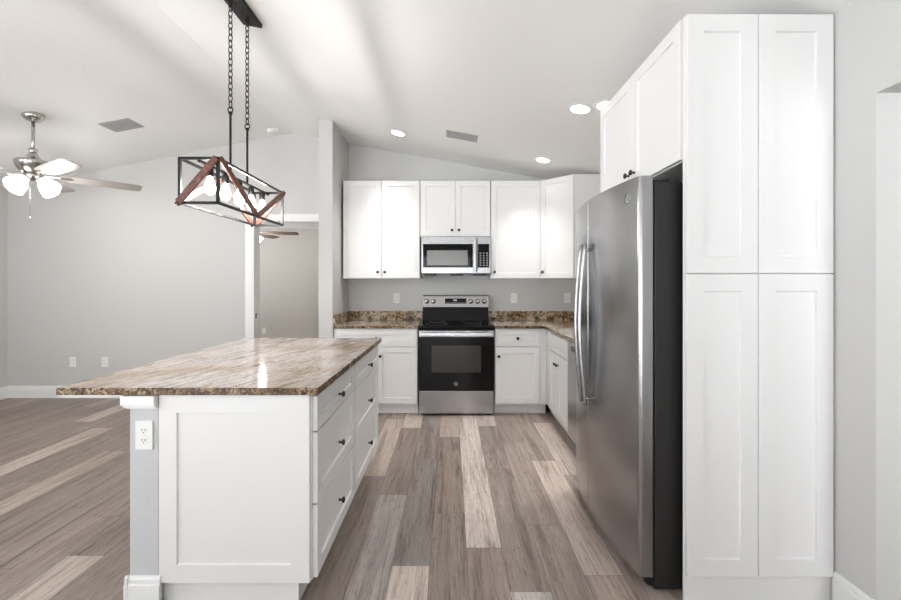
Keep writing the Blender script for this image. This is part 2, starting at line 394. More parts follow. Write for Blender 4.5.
# unseen rear wall; its two wide window openings are added to admit daylight
mb = MB()
def rear(x0, x1, z0, z1=None):
    if z1 is not None: mb.box(x0, x1, YF-.12, YF, z0, z1)
    else:
        xs = [x0]+([RX] if x0 < RX < x1 else [])+[x1]
        mb.prism([(x0, YF, z0), (x1, YF, z0)]+[(x, YF, ceil_z(x)-.001) for x in xs[::-1]], (0, -.12, 0))
rear(XL-.12, -4.6, 0); rear(-4.6, -2.6, 2.15); rear(-2.6, -1.0, 0); rear(-1.0, .6, 2.15); rear(.6, XR+.12, 0)
struct('wall_rear', mb, M['wall'])
for i, (x0, x1) in enumerate(((-4.6, -2.6), (-1.0, .6))):
    mb = MB(); xm = (x0+x1)/2
    for a, b in ((x0, x0+.05), (x1-.05, x1), (xm-.04, xm+.04)): mb.box(a, b, YF-.09, YF-.03, .03, 2.12)
    for a, b in ((.0, .05), (2.1, 2.15)): mb.box(x0, x1, YF-.09, YF-.03, a, b)
    struct('added_window_%d' % (i+1), mb, M['trim'])
# partition stub at the left end of the kitchen run
PX0, PX1, PY = -1.335, -1.194, 4.2
mb = MB(); mb.prism([(PX0, PY, 0), (PX1, PY, 0), (PX1, PY, ceil_z(PX1)-.001), (PX0, PY, ceil_z(PX0)-.001)], (0, YB-PY-.001, 0)); struct('wall_partition', mb, M['wall'])
# bedroom beyond the opening
BX0, BX1, BY = -5.3, -.9, 8.32
mb = MB(); mb.box(BX0, BX1, BY, BY+.1, 0, 2.44); mb.box(BX0-.1, BX0, YB+T, 5.5, 0, 2.44); mb.box(BX0-.1, BX0, 7.5, BY+.1, 0, 2.44); mb.box(BX0-.1, BX0, 5.5, 7.5, 0, .6); mb.box(BX0-.1, BX0, 5.5, 7.5, 2.1, 2.44); mb.box(BX1, BX1+.1, YB+T, BY+.1, 0, 2.44)
struct('wall_bedroom', mb, M['wall_beige'])
mb = MB()
for y in (5.5, 6.475, 7.45): mb.box(BX0-.07, BX0-.02, y, y+.05, .6, 2.1)
for z in (.6, 2.05): mb.box(BX0-.07, BX0-.02, 5.5, 7.5, z, z+.05)
struct('added_window_4', mb, M['trim'])  # unseen window, added to brighten the bedroom
mb = MB(); mb.box(BX0-.1, BX1+.1, YB+T+.001, BY+.1, 2.44, 2.52); struct('ceiling_bedroom', mb, M['ceil'])
# side room wall beyond the right doorway
mb = MB(); mb.box(2.7, 2.8, -1.2, 2.4, 0, 2.5); mb.box(XR+.121, 2.7, 2.3, 2.4, 0, 2.5); struct('wall_side_room', mb, M['wall'])
mb = MB(); mb.box(XR+.121, 2.8, -1.2, 2.4, 2.5, 2.6); struct('added_ceiling_side_room', mb, M['ceil'])  # unseen ceiling, added to cut the sky light on the doorway jamb
# casing of the opening
def casing(mb, x0, x1, z0, z1, y=YB):
    mb.box(x0, x1, y-.016, y-.0005, z0, z1, .003)
mb = MB(); casing(mb, DX0-.085, DX0, 0, DZ+.07); casing(mb, DX1, DX1+.10, 0, DZ+.07)
mb.box(DX0-.0, DX1, YB-.016, YB-.0005, DZ, DZ+.07, .003)
mb.box(DX0-.0005, DX0+.018, YB-.014, YB+T+.014, 0, DZ-.001, .002); mb.box(DX1-.018, DX1+.0005, YB-.014, YB+T+.014, 0, DZ-.001, .002); mb.box(DX0, DX1, YB-.014, YB+T+.014, DZ-.018, DZ, .002)
tr = struct('trim_1', mb, M['trim'])
mb = MB(); mb.box(DX0+.018, DX0+.021, YB+.02, YB+.05, .93, .99, .001); mb.box(DX0+.0205, DX0+.0225, YB+.03, YB+.04, .945, .975); mb.build('strike_plate', M['steel_d'], tr)
# baseboards
def base_prof(f, L):
    """frame u = along, w up, n into room"""
    pr = [(0, 0), (.0, .140), (.005, .140), (.010, .128), (.010, .112), (.014, .106), (.014, 0)]
    return [f(0, h, c) for c, h in pr], f.u*L
def baseboard(name, runs):
    mb = MB()
    for f, L in runs: p, v = base_prof(f, L); mb.prism(p, v)
    return struct(name, mb, M['trim'])
baseboard('baseboard_back', [(Frame((XL+.015, YB-.0005, 0), (1, 0, 0), (0, 0, 1), (0, -1, 0)), DX0-.085-XL-.016), (Frame((DX1+.1, YB-.0005, 0), (1, 0, 0), (0, 0, 1), (0, -1, 0)), PX0-DX1-.102)])
baseboard('baseboard_left', [(Frame((XL+.0005, YF+.01, 0), (0, 1, 0), (0, 0, 1), (1, 0, 0)), YB-YF-.012)])
baseboard('baseboard_right', [(Frame((XR-.0005, 1.566, 0), (0, 1, 0), (0, 0, 1), (-1, 0, 0)), 1.728-1.566), (Frame((XR-.0005, YF+.01, 0), (0, 1, 0), (0, 0, 1), (-1, 0, 0)), .44-YF)])
baseboard('baseboard_partition', [(Frame((PX0-.014, PY-.0005, 0), (1, 0, 0), (0, 0, 1), (0, -1, 0)), PX1-PX0+.028), (Frame((PX0-.0005, PY-.0, 0), (0, 1, 0), (0, 0, 1), (-1, 0, 0)), YB-PY-.02)])
baseboard('baseboard_bedroom', [(Frame((BX0+.02, BY-.0005, 0), (1, 0, 0), (0, 0, 1), (0, -1, 0)), BX1-BX0-.04)])

# ================================================================ ISLAND
IY0 = 1.703; IY1 = 3.20; IXR = -.575; IXW = -1.20
# half wall behind the island cabinets
HX0 = -1.315
mb = MB(); mb.box(HX0, IXW-.001, IY0, IY1, 0, .880); struct('wall_island', mb, M['orange'])
fr = Frame((HX0, IY0, 0), (1, 0, 0), (0, 0, 1), (0, -1, 0))
W = IXW-HX0-.001
mb = MB()
for b0, b1, c in ((.842, .880, .024), (.832, .842, .018), (.825, .832, .010)):
    mb.box(HX0-c, IXW-.001, IY0-c, IY1+.0, b0, b1, .002)
struct('trim_2', mb, M['trim'])
pr = [(0, 0), (0, .140), (.005, .140), (.010, .128), (.010, .112), (.016, .106), (.016, 0)]
mb = MB()
f1 = Frame((HX0-.016, IY0-.0005, 0), (1, 0, 0), (0, 0, 1), (0, -1, 0)); p, v = base_prof(f1, W+.030); mb.prism(p, v)
f1 = Frame((HX0-.0005, IY0-.016, 0), (0, 1, 0), (0, 0, 1), (-1, 0, 0)); p, v = base_prof(f1, IY1-IY0+.016); mb.prism(p, v)
struct('baseboard_island', mb, M['trim'])
# countertop
def slab(x0, x1, y0, y1, name, parent=None, poly=None, zt=.914, th=.031):
    mb = MB(); pts = poly or [(x0, y0), (x1, y0), (x1, y1), (x0, y1)]
    mb.prism([(x, y, zt-th) for x, y in pts], (0, 0, th), .0025)
    for f in mb.bm.faces: f.material_index = 0 if f.normal.z > .9 else 1
    return mb.build(name, [M['gtop'], M['gedge']], parent)
o = slab(-1.603, -.539, 1.686, 3.245, 'countertop'); tag(o, 'long veined beige granite island top with dark speckled edge', 'countertop', 'granite countertops')
mb = MB(); mb.box(-1.60, HX0-.026, IY0-.005, IY1, .872, .8825, .001); o = mb.build('support_panel', M['trim']); tag(o, 'thin white board under the granite overhang of the island', 'board')

def island_cab(y0, y1, label, gap0=.004, gap1=.004):
    t = thing('base_cabinet', (IXW, y0, 0), label, 'cabinet', 'island drawer cabinets')
    mb = MB(); mb.box(IXW+.001, IXR, y0, y1, .105, .882, .001); mb.build('body', M['cab'], t)
    mb = MB(); mb.box(IXW+.001, IXR-.06, y0+(.012 if y0 < 2 else 0), y1, .0, .105); mb.build('toe_kick', M['cab'], t)
    f = Frame((IXR, y0, 0), (0, 1, 0), (0, 0, 1), (1, 0, 0)); w = y1-y0; m = w/2
    for b0, b1, kz in ((.724, .868, .789), (.421, .716, .550), (.113, .413, .264)):
        door(f, gap0, w-gap1, b0, b1, t, (m, kz), 'drawer', c0=.001, t=.020, st=.05 if b0 > .7 else .057)
    return t
island_cab(IY0+.020, 2.400, 'near three-drawer white island cabinet with round dark knobs', .006, .008)
island_cab(2.402, IY1, 'far three-drawer white island cabinet at the end toward the range', .012, .02)
f = Frame((-1.199, IY0+.019, 0), (1, 0, 0), (0, 0, 1), (0, -1, 0))
mb = MB(); shaker(mb, f, 0, .620, .106, .880, 0, .019, .074, .008); o = mb.build('end_panel', M['cab'])
tag(o, 'wide white shaker panel covering the near end of the island', 'cabinet panel')

def outlet(f, label, kind='duplex', group='white wall outlets'):
    t = thing('electrical_outlet', f.o, label, 'outlet', group)
    mb = MB(); mb.fbox(f, -.036, .036, -.059, .059, .0, .006, .002); mb.build('cover_plate', M['plate'], t)
    if kind == 'blank':
        mb = MB(); mb.fbox(f, -.017, .017, -.033, .033, .006, .0075, .0006); mb.build('insert', M['plate'], t); return t
    for z in (.020, -.020):
        mb = MB(); mb.prism([f(math.cos(a)*.0165, z+max(-.013, min(.013, math.sin(a)*.0165)), .006) for a in [2*PI*i/20 for i in range(20)]], f.n*.002)
        r_ = mb.build('receptacle', M['plate'], t)
        mb = MB(); mb.fbox(f, -.0075, -.0050, z-.002, z+.007, .008, .0084); mb.fbox(f, .0050, .0075, z-.002, z+.006, .008, .0084)
        mb.lathe([(0, 0), (.0025, 0), (.0025, .0004), (0, .0004)], f(0, z-.008, .008), f.n, 10); mb.build('slots', M['slot'], r_)
    mb = MB(); mb.lathe([(0, 0), (.003, 0), (.003, .001), (0, .0012)], f(0, 0, .006), f.n, 10); mb.build('screw', M['plate'], t)
    return t
BF = lambda x, z, y=YB: Frame((x, y-.0005, z), (1, 0, 0), (0, 0, 1), (0, -1, 0))
outlet(BF(-1.254, .716, IY0), 'white duplex outlet on the grey half wall end of the island')
outlet(BF(-.63, 1.17), 'white outlet on the kitchen wall left of the range')
outlet(BF(.745, 1.17), 'white outlet on the kitchen wall just right of the range')
outlet(BF(1.37, 1.17), 'white outlet under the corner cabinet next to the refrigerator')
outlet(BF(-4.43, .42), 'plain white wall plate, left of the pair low on the living room wall', 'blank')
outlet(BF(-4.055, .42), 'white duplex outlet, right of the pair low on the living room wall')
outlet(BF(-3.74, .40, BY), 'small outlet on the bedroom wall seen through the doorway')

# ================================================================ BACK KITCHEN RUN
YC = 4.235  # carcass front
def base_back(x0, x1, label, drawers, doors, filler=None):
    t = thing('base_cabinet', ((x0+x1)/2, YB-.002, 0), label, 'cabinet', 'perimeter base cabinets')
    mb = MB(); mb.box(x0 if x0 > 0 else PX1+.002, x1, YC, YB-.002, .105, .882, .001); mb.build('body', M['cab'], t)
    mb = MB(); mb.box(x0, x1, YC+.06, YB-.002, 0, .105); mb.build('toe_kick', M['cab'], t)
    f = Frame((0, YC, 0))
    for a0, a1, b0, b1, kn in drawers: door(f, a0, a1, b0, b1, t, kn, 'drawer', st=.045)
    for a0, a1, b0, b1, kn in doors: door(f, a0, a1, b0, b1, t, kn)
    return t
base_back(-1.170, -.335, 'white base cabinet between the partition and the range', [(-1.160, -.342, .704, .862, (-.752, .783))],
          [(-1.160, -.754, .120, .692, (-.79, .605)), (-.749, -.342, .120, .692, (-.712, .605))])
t = base_back(.452, .983, 'narrow white base cabinet right of the range with one drawer and one door', [(.458, .905, .704, .862, (.68, .783))],
          [(.458, .905, .120, .692, (.489, .602))])
# right wall base cabinet
XC = .985
YD0, YD1 = 2.82, 3.425   # dishwasher
t = thing('base_cabinet', (XR-.002, (YD1+YC)/2, 0), 'white two-door base cabinet in the corner beside the refrigerator', 'cabinet', 'perimeter base cabinets')
mb = MB(); mb.box(XC, XR-.002, YD1+.002, YB-.004, .105, .882, .001); mb.build('body', M['cab'], t)
mb = MB(); mb.box(XC+.06, XR-.002, YD1+.002, YC+.1, 0, .105); mb.build('toe_kick', M['cab'], t)
f = Frame((XC, YD1+.002, 0), (0, 1, 0), (0, 0, 1), (-1, 0, 0)); w = YC-.165-YD1
door(f, .004, w, .704, .862, t, None, 'drawer', st=.045)
door(f, .004, w/2-.0015, .120, .692, t, (w/2-.035, .605)); door(f, w/2+.0015, w, .120, .692, t, (w/2+.035, .605))
# dishwasher
t = thing('dishwasher', (XR-.01, (YD0+YD1)/2, 0), 'stainless dishwasher under the granite counter beside the refrigerator', 'dishwasher')
mb = MB(); mb.box(XC+.02, XR-.01, YD0+.002, YD1-.002, .10, .878); mb.build('tub', M['case'], t)
mb = MB(); mb.box(XC-.018, XC+.02, YD0+.003, YD1-.003, .115, .872, .004, 2); d = mb.build('door', M['steel'], t)
mb = MB(); mb.box(XC-.0195, XC-.017, YD0+.10, YD1-.10, .80, .84, .001); mb.build('pocket_handle', M['black'], d)
mb = MB(); mb.box(XC+.05, XR-.01, YD0+.01, YD1-.01, 0, .1); mb.build('toe_kick', M['black'], t)

# counters with backsplash
BSH = 1.018
t = thing('countertop', (-.75, YB-.002, .883), 'short speckled granite counter between partition wall and range', 'countertop', 'granite countertops')
slab(-1.192, -.330, 4.205, YB-.002, 'slab', t)
mb = MB(); mb.box(-1.172, -.332, YB-.022, YB-.002, .9145, BSH, .0015); mb.build('backsplash', M['gsplash'], t)
mb = MB(); mb.box(-1.192, -1.172, 4.207, YB-.002, .9145, BSH, .0015); mb.build('side_splash', M['gsplash'], t)
mb = MB(); mb.box(-1.190, -1.171, YC-.02, YB-.004, .0, .882); mb.build('filler_strip', M['cab'], t) if False else mb.bm.free()
t = thing('countertop', (1.2, YB-.002, .883), 'L-shaped speckled granite counter turning the corner beside the refrigerator', 'countertop', 'granite countertops')
slab(0, 0, 0, 0, 'slab', t, [(.448, 4.205), (.90, 4.205), (.945, 4.16), (.945, 2.76), (XR-.002, 2.76), (XR-.002, YB-.002), (.448, YB-.002)])
mb = MB(); mb.box(.450, XR-.022, YB-.022, YB-.002, .9145, BSH, .0015); mb.build('backsplash', M['gsplash'], t)
mb = MB(); mb.box(XR-.022, XR-.002, 2.76, YB-.002, .9145, BSH, .0015); mb.build('side_splash', M['gsplash'], t)

# ---- range
RX0, RX1 = -.322, .440; RC = (RX0+RX1)/2
t = thing('range', (RC, YB-.03, 0), 'freestanding electric range, stainless and black glass, between base cabinets', 'range')
mb = MB(); mb.box(RX0+.004, RX1-.004, 4.235, YB-.03, .03, .895, .002); mb.build('body', M['steel_d'], t)
for x in (RX0+.04, RX1-.04):
    for y in (4.27, YB-.08):
        mb = MB(); mb.lathe([(0, 0), (.018, 0), (.018, .006), (.008, .01), (.008, .03), (0, .03)], (x, y, 0)); mb.build('foot', M['black'], t)
mb = MB(); mb.prism([(RX0-.001, 4.185, .868), (RX0-.001, 4.18, .90), (RX0-.001, 4.195, .916), (RX0-.001, YB-.10, .920), (RX0-.001, YB-.10, .896), (RX0-.001, 4.233, .896), (RX0-.001, 4.233, .868)], (RX1-RX0+.002, 0, 0), .003); ck = mb.build('cooktop', M['cook'], t)
for x, y, r_ in ((-.15, 4.36, .11), (.24, 4.36, .085), (-.15, 4.60, .085), (.24, 4.60, .11)):
    mb = MB(); mb.lathe([(r_-.0025, 0), (r_, 0), (r_, .0006), (r_-.0025, .0006), (r_-.0025, 0)], (x, y, .9188), seg=40); mb.build('burner_ring', M['steel_d'], ck)
# backguard: black lower slope and stainless control panel
mb = MB(); mb.prism([(RX0+.006, 4.72, .915), (RX0+.006, 4.765, 1.075), (RX0+.006, YB-.03, 1.075), (RX0+.006, YB-.03, .896)], (RX1-RX0-.012, 0, 0), .002); mb.build('backguard_base', M['cook'], t)
mb = MB(); mb.prism([(RX0+.003, 4.735, 1.072), (RX0+.003, 4.765, 1.195), (RX0+.003, 4.775, 1.203), (RX0+.003, YB-.03, 1.203), (RX0+.003, YB-.03, 1.072)], (RX1-RX0-.006, 0, 0), .003); bgd = mb.build('backguard', M['steel'], t)
nb = Vector((0, -.123, .03)).normalized(); wb = Vector((0, .03, .123)).normalized()
f = Frame((RC, 4.735, 1.072), (1, 0, 0), wb, nb)
mb = MB(); mb.fbox(f, -.122, .122, .040, .100, 0, .002, .0005); dp = mb.build('display', M['bglass'], bgd)
text_mesh('clock_digits', '1:28', f.at(-.01, .078, .0022), .026, M['display'], bgd)
for a in [-.105+.021*i for i in range(11)]:
    mb = MB(); mb.fbox(f, a-.005, a+.005, .050, .054, .002, .0024); mb.build('touch_mark', M['silver_mark'], bgd)
for a in (-.332, -.255, .175, .251, .329):
    mb = MB(); ff = f.at(a, .066, 0)
    mb.lathe([(0, 0), (.028, 0), (.028, .003), (.023, .006), (.021, .028), (.019, .031), (0, .031)], ff.o, ff.n, 24); mb.fbox(ff, -.0035, .0035, -.02, .02, .031, .036, .001)
    mb.build('knob', M['chrome'], bgd)
# oven door
mb = MB(); mb.box(RX0+.003, RX1-.003, 4.195, 4.234, .256, .795, .004, 2); od = mb.build('oven_door', M['bglass'], t)
mb = MB(); mb.box(RX0+.003, RX1-.003, 4.175, 4.234, .800, .866, .006, 2); mb.box(RX0+.02, RX1-.02, 4.145, 4.163, .812, .850, .007, 2)
for x in (RX0+.05, RX1-.05): mb.box(x-.012, x+.012, 4.155, 4.18, .818, .845, .002)
mb.build('handle', M['steel'], od)
for i0 in (0, 7, 15):
    mb = MB()
    mb.box(RX0+.08+i0*.029, RX0+.08+i0*.029+.19, 4.1735, 4.176, .857, .862); mb.build('vent_slot', M['black'], od)
mb = MB(); mb.box(RC-.250, RC+.250, 4.1935, 4.1955, .440, .713, .0008); mb.build('oven_window', M['owin'], od)
def badge(f, parent, r_, ink, disc):
    mb = MB(); mb.lathe([(0, 0), (r_, 0), (r_, .0012), (0, .0014)], f.o, f.n, 28); b = mb.build('badge', disc, parent)
    mb = MB(); mb.lathe([(r_*.84, .0012), (r_*.95, .0012), (r_*.95, .0022), (r_*.84, .0022), (r_*.84, .0012)], f.o, f.n, 28)
    for k in range(4):
        a = PI/2*k+PI/4
        pts = [f(math.cos(a+d)*r_*q, math.sin(a+d)*r_*q, .0018) for d, q in ((-.5, .80), (-.2, .64), (.15, .62), (.35, .74))]
        mb.tube(pts, r_*.04, 6)
    mb.build('badge_scroll', ink, parent)
    text_mesh('badge_letters', 'GE', f.at(0, 0, .0016), r_*1.0, ink, parent, .0004)
badge(Frame((.055, 4.1955, .326)), od, .021, M['silver_mark'], M['bglass'])
mb = MB(); mb.box(RX0+.003, RX1-.003, 4.200, 4.234, .022, .252, .005, 2); mb.build('storage_drawer', M['steel'], t)

# ---- upper cabinets
UY = 4.540; UZ0, UZ1 = 1.395, 2.464
def upper_back(x0, x1, z0, doors, label):
    t = thing('wall_cabinet', ((x0+x1)/2, YB-.002, z0), label, 'cabinet', 'upper kitchen cabinets')
    mb = MB(); mb.box(x0, x1, UY, YB-.002, z0, UZ1, .001); mb.build('body', M['cab'], t)
    f = Frame((0, UY, 0))
    for a0, a1, kn in doors: door(f, a0, a1, z0+.004, UZ1-.004, t, kn)
    return t
KZ = UZ0+.07
upper_back(-1.172, -.334, UZ0, [(-1.168, -.756, (-.79, KZ)), (-.751, -.337, (-.715, KZ))], 'tall white two-door wall cabinet left of the microwave')
upper_back(-.331, .435, 1.851, [(-.327, .0505, (.016, 1.92)), (.0545, .431, (.090, 1.92))], 'short white two-door wall cabinet above the microwave')
upper_back(.438, .985, UZ0, [(.442, .981, (.478, KZ))], 'single-door white wall cabinet right of the microwave')
# diagonal corner cabinet
t = thing('wall_cabinet', (XR-.002, YB-.002, UZ0), 'diagonal white corner wall cabinet beside the refrigerator', 'cabinet', 'upper kitchen cabinets')
cx0, cy0, cx1, cy1 = .987, UY, 1.275, 4.262
mb = MB(); mb.prism([(cx0, cy0, UZ0), (cx1, cy1, UZ0), (XR-.002, cy1, UZ0), (XR-.002, YB-.002, UZ0), (cx0, YB-.002, UZ0)], (0, 0, UZ1-UZ0), .001, 1); mb.build('body', M['cab'], t)
d = Vector((cx1-cx0, cy1-cy0, 0)); L = d.length; nn = Vector((d.y, -d.x, 0)).normalized()
if nn.y > 0: nn = -nn
f = Frame((cx0, cy0, 0), d, (0, 0, 1), nn)
door(f, .012, L-.004, UZ0+.004, UZ1-.004, t, (.045, KZ))

# ---- microwave
MX0, MX1, MZ0, MZ1, MY = -.312, .433, 1.441, 1.848, 4.475
t = thing('microwave', ((MX0+MX1)/2, YB-.003, MZ0), 'over-the-range stainless microwave hung under the short cabinet', 'microwave')
mb = MB(); mb.box(MX0, MX1, MY, YB-.003, MZ0, MZ1, .003); mb.build('body', M['steel_d'], t)
mb = MB(); mb.box(MX0, .284, MY-.028, MY-.0005, MZ0+.008, MZ1-.002, .005, 2); md = mb.build('door', M['steel'], t)
mb = MB(); mb.box(.286, MX1, MY-.028, MY-.0005, MZ0+.008, MZ1-.002, .005, 2); mc = mb.build('control_panel', M['steel'], t)
mb = MB(); mb.box(MX0+.018, .240, MY-.0295, MY-.027, MZ0+.07, MZ1-.083, .0008); mb.build('door_glass', M['bglass'], md)
mb = MB(); mb.box(MX0+.060, .184, MY-.0305, MY-.0292, MZ0+.095, MZ1-.152, .0004); mb.build('window', M['mwin'], md)
mb = MB(); mb.box(.246, .278, MY-.062, MY-.044, MZ0+.03, MZ1-.03, .008, 3)
for z in (MZ0+.06, MZ1-.06): mb.box(.251, .273, MY-.048, MY-.026, z-.012, z+.012, .002)
mb.build('handle', M['steel'], md)
mb = MB(); mb.box(.293, MX1-.018, MY-.0295, MY-.027, MZ0+.07, MZ1-.083, .0008); mb.build('keypad_glass', M['bglass'], mc)
for r_ in range(6):
    for c in range(3):
        mb = MB(); mb.box(.312+c*.036, .328+c*.036, MY-.0301, MY-.0294, MZ0+.09+r_*.026, MZ0+.098+r_*.026)
        mb.build('key_mark', M['silver_mark'], mc)
for a, b in ((MX0+.03, MX0+.16), (.0, .14), (.25, .40)):
    mb = MB(); mb.box(a, b, MY, MY+.20, MZ0-.014, MZ0-.0005, .002); mb.build('underside_vent', M['black'], t)

# ================================================================ REFRIGERATOR WALL
# end panel with shaker fronts facing the camera
PYF = 1.729
t = thing('cabinet_end_panel', (1.29, PYF+.03, 0), 'floor-to-ceiling white panel with four shaker fronts beside the refrigerator', 'cabinet')
mb = MB(); mb.box(.984, XR-.002, PYF+.020, PYF+.030, .105, 2.462, .001); mb.build('body', M['cab'], t)
mb = MB(); mb.box(.984, XR-.002, PYF+.022, PYF+.030, 0, .105); mb.build('toe_kick', M['cab'], t)
f = Frame((0, PYF+.020, 0))
for a0, a1 in ((.986, 1.2815), (1.2845, XR-.008)):
    door(f, a0, a1, .114, 1.376, t, None, st=.070); door(f, a0, a1, 1.380, 2.460, t, None, st=.070)
# over-refrigerator cabinet
FY0, FY1 = PYF+.034, 2.705
t = thing('wall_cabinet', (XR-.002, (FY0+FY1)/2, 1.86), 'white two-door cabinet mounted above the refrigerator', 'cabinet', 'upper kitchen cabinets')
mb = MB(); mb.box(.996, XR-.002, FY0-.002, FY1, 1.860, 2.462, .001); mb.build('body', M['cab'], t)
f = Frame((.996, FY0, 0), (0, 1, 0), (0, 0, 1), (-1, 0, 0)); w = FY1-FY0
door(f, .004, w/2-.0015, 1.864, 2.458, t, (w/2-.035, 1.925)); door(f, w/2+.0015, w-.004, 1.864, 2.458, t, (w/2+.035, 1.925))
# refrigerator
t = thing('refrigerator', (1.24, 2.26, 0), 'side-by-side stainless refrigerator with dark grey sides and curved doors', 'refrigerator')
GY0, GY1, GS = 1.802, 2.712, 2.345
mb = MB(); mb.box(.888, XR-.02, GY0+.003, GY1-.003, .006, 1.778, .004, 2); cs = mb.build('case', M['case'], t)
mb = MB(); mb.box(.905, .96, GY0+.02, GY1-.02, .02, .10); mb.build('grille', M['black'], t)
for y in (GY0+.05, GY1-.05):
    for x in (.875, 1.5):
        mb = MB(); mb.box(x-.02, x+.06, y-.028, y+.028, .018, .05, .006, 2); mb.lathe([(0, -.012), (.022, -.012), (.022, .012), (0, .012)], (x+.01, y, .022), (0, 1, 0), 18); mb.build('foot', M['black'], t)
def fx(y):
    c = (GY0+GY1)/2; h = (GY1-GY0)/2; return .775+.046*((y-c)/h)**2
def fdoor(y0, y1, r0, r1):
    pts = []; N = 20; rr = .018
    pts.append((.878, y0))
    if r0:
        for i in range(6):
            a = PI/2*i/5; pts.append((fx(y0+rr)+rr-rr*math.sin(a), y0+rr-rr*math.cos(a)))
    else: pts.append((fx(y0)+.003, y0))
    a0 = y0+(rr if r0 else .003); a1 = y1-(rr if r1 else .003)
    for i in range(0 if not r0 else 1, N+1 if not r1 else N): y = a0+(a1-a0)*i/N; pts.append((fx(y), y))
    if r1:
        for i in range(6):
            a = PI/2*i/5; pts.append((fx(y1-rr)+rr-rr*math.cos(a), y1-rr+rr*math.sin(a)))
    else: pts.append((fx(y1)+.003, y1))
    pts.append((.878, y1))
    mb = MB(); mb.prism([(x, y, .062) for x, y in pts], (0, 0, 1.806-.062))
    for fc in mb.bm.faces: fc.smooth = abs(fc.normal.z) < .5
    o = mb.build('door', M['steel_f'], t)
    return o
d1 = fdoor(GY0, GS-.003, True, False); d2 = fdoor(GS+.003, GY1, False, True)
for o in (d1, d2):
    md_ = o.modifiers.new('edge_split', 'EDGE_SPLIT'); md_.split_angle = math.radians(30)
mb = MB(); mb.box(.8785, .8875, GY0+.010, GS-.01, .07, 1.775); mb.box(.8785, .8875, GS+.01, GY1-.010, .07, 1.775); mb.build('gasket', M['black'], t)
for y, d_ in ((GS-.040, d1), (GS+.040, d2)):
    x0 = fx(y); pts = []
    for i in range(25):
        u = i/24; z = .665+.895*u; pts.append((x0-.026-.034*math.sin(PI*u), y, z))
    mb = MB(); mb.tube(pts, .0125, 12, flat=.8)
    for z in (.70, 1.525):
        u = (z-.665)/.895; mb.tube([(x0+.002, y, z), (x0-.026-.034*math.sin(PI*u), y, z)], .009, 10)
    mb.build('handle', M['steel'], d_)
ny = 1.885; dx = (fx(ny+.01)-fx(ny-.01))/.02; nrm = Vector((-1, dx, 0)).normalized(); uu = Vector((0, 0, 1)).cross(nrm).normalized()
f = Frame((fx(ny)-.0002, ny, 1.721), uu, (0, 0, 1), nrm)
badge(f, d1, .024, M['bmetal'], M['silver_mark'])
for y in (GY0+.07, GY1-.07):
    mb = MB(); mb.prism([(.80, y-.03, 1.801), (.98, y-.03, 1.7795), (.98, y-.03, 1.800), (.86, y-.03, 1.815), (.80, y-.03, 1.812)], (0, .06, 0), .003); mb.build('hinge_cover', M['case'], t) if False else mb.bm.free()
    mb = MB(); mb.box(.895, .97, y-.03, y+.03, 1.7785, 1.800, .004, 2); mb.build('hinge_cover', M['black'], t)

# ================================================================ PENDANT LIGHT
PCX, PCY = -1.255, 2.465
PW, PH, PL = .19, .222, .79; PZ1 = 1.962; PZ0 = PZ1-PH; py0, py1 = PCY-PL/2, PCY+PL/2; px0, px1 = PCX-PW/2, PCX+PW/2
cz = ceil_z(PCX)
t = thing('pendant_light', (PCX, PCY, cz), 'linear black iron and wood cage chandelier on chains over the island', 'pendant light')
us = Vector((1, 0, -SR)).normalized(); ns = Vector((-SR, 0, -1)).normalized()
f = Frame((PCX, PCY, cz), us, (0, 1, 0), ns)
mb = MB(); mb.prism([f(a, b, .0005) for a, b in ((-.058, -.18), (.058, -.18), (.062, -.172), (.062, .172), (.058, .18), (-.058, .18), (-.062, .172), (-.062, -.172))], f.n*.022, .002, 1)
cn = mb.build('canopy', M['bmetal'], t)
for b in (-.13, -.04, .04, .13):
    mb = MB(); mb.lathe([(0, 0), (.006, 0), (.004, .005), (0, .006)], f(0, b, .0225), f.n, 12); mb.build('canopy_screw', M['bmetal'], cn)
zt = PZ1-.007
for y, zc in ((PCY-.098, 2.345), (PCY+.098, 2.345-.02)):
    zr = zc-.03
    mb = MB(); mb.tube([(PCX, y, zr), (PCX, y, zt+.004)], .0065, 10); mb.ring((PCX, y, zr+.014), (1, 0, 0), (0, 0, 1), .014, .015, .0035); mb.lathe([(.0065, 0), (.011, .003), (.011, .012), (.0065, .015)], (PCX, y, zr-.012)); mb.build('rod', M['bmetal'], t)
    top = cz-.030; n_ = int(round((top-zc)/.034)); st_ = (top-zc)/n_
    mb = MB()
    for i in range(n_+1):
        u = (1, 0, 0) if i % 2 else (.35, .94, 0)
        mb.ring((PCX, y, zc+.014+i*st_), Vector(u).normalized(), (0, 0, 1), .010, st_*.66, .0030, 14)
    mb.build('chain', M['bmetal'], t)
    mb = MB(); mb.ring((PCX, y, cz-.030), (0, 1, 0), (0, 0, 1), .012, .013, .003); mb.build('hook', M['bmetal'], t)
mb = MB(); B = .013
for x in (px0, px1):
    for z in (PZ0, PZ1): mb.bar((x, py0-B/2, z), (x, py1+B/2, z), B)
for y in (py0, py1):
    for z in (PZ0, PZ1): mb.bar((px0, y, z), (px1, y, z), B)
    for x in (px0, px1): mb.bar((x, y, PZ0), (x, y, PZ1), B)
    mb.bar((PCX, y, PZ1-.004), (PCX, y, PZ1), B)
mb.bar((PCX, py0, PZ1-.012), (PCX, py1, PZ1-.012), .015, .012); mb.build('frame', M['bmetal'], t)
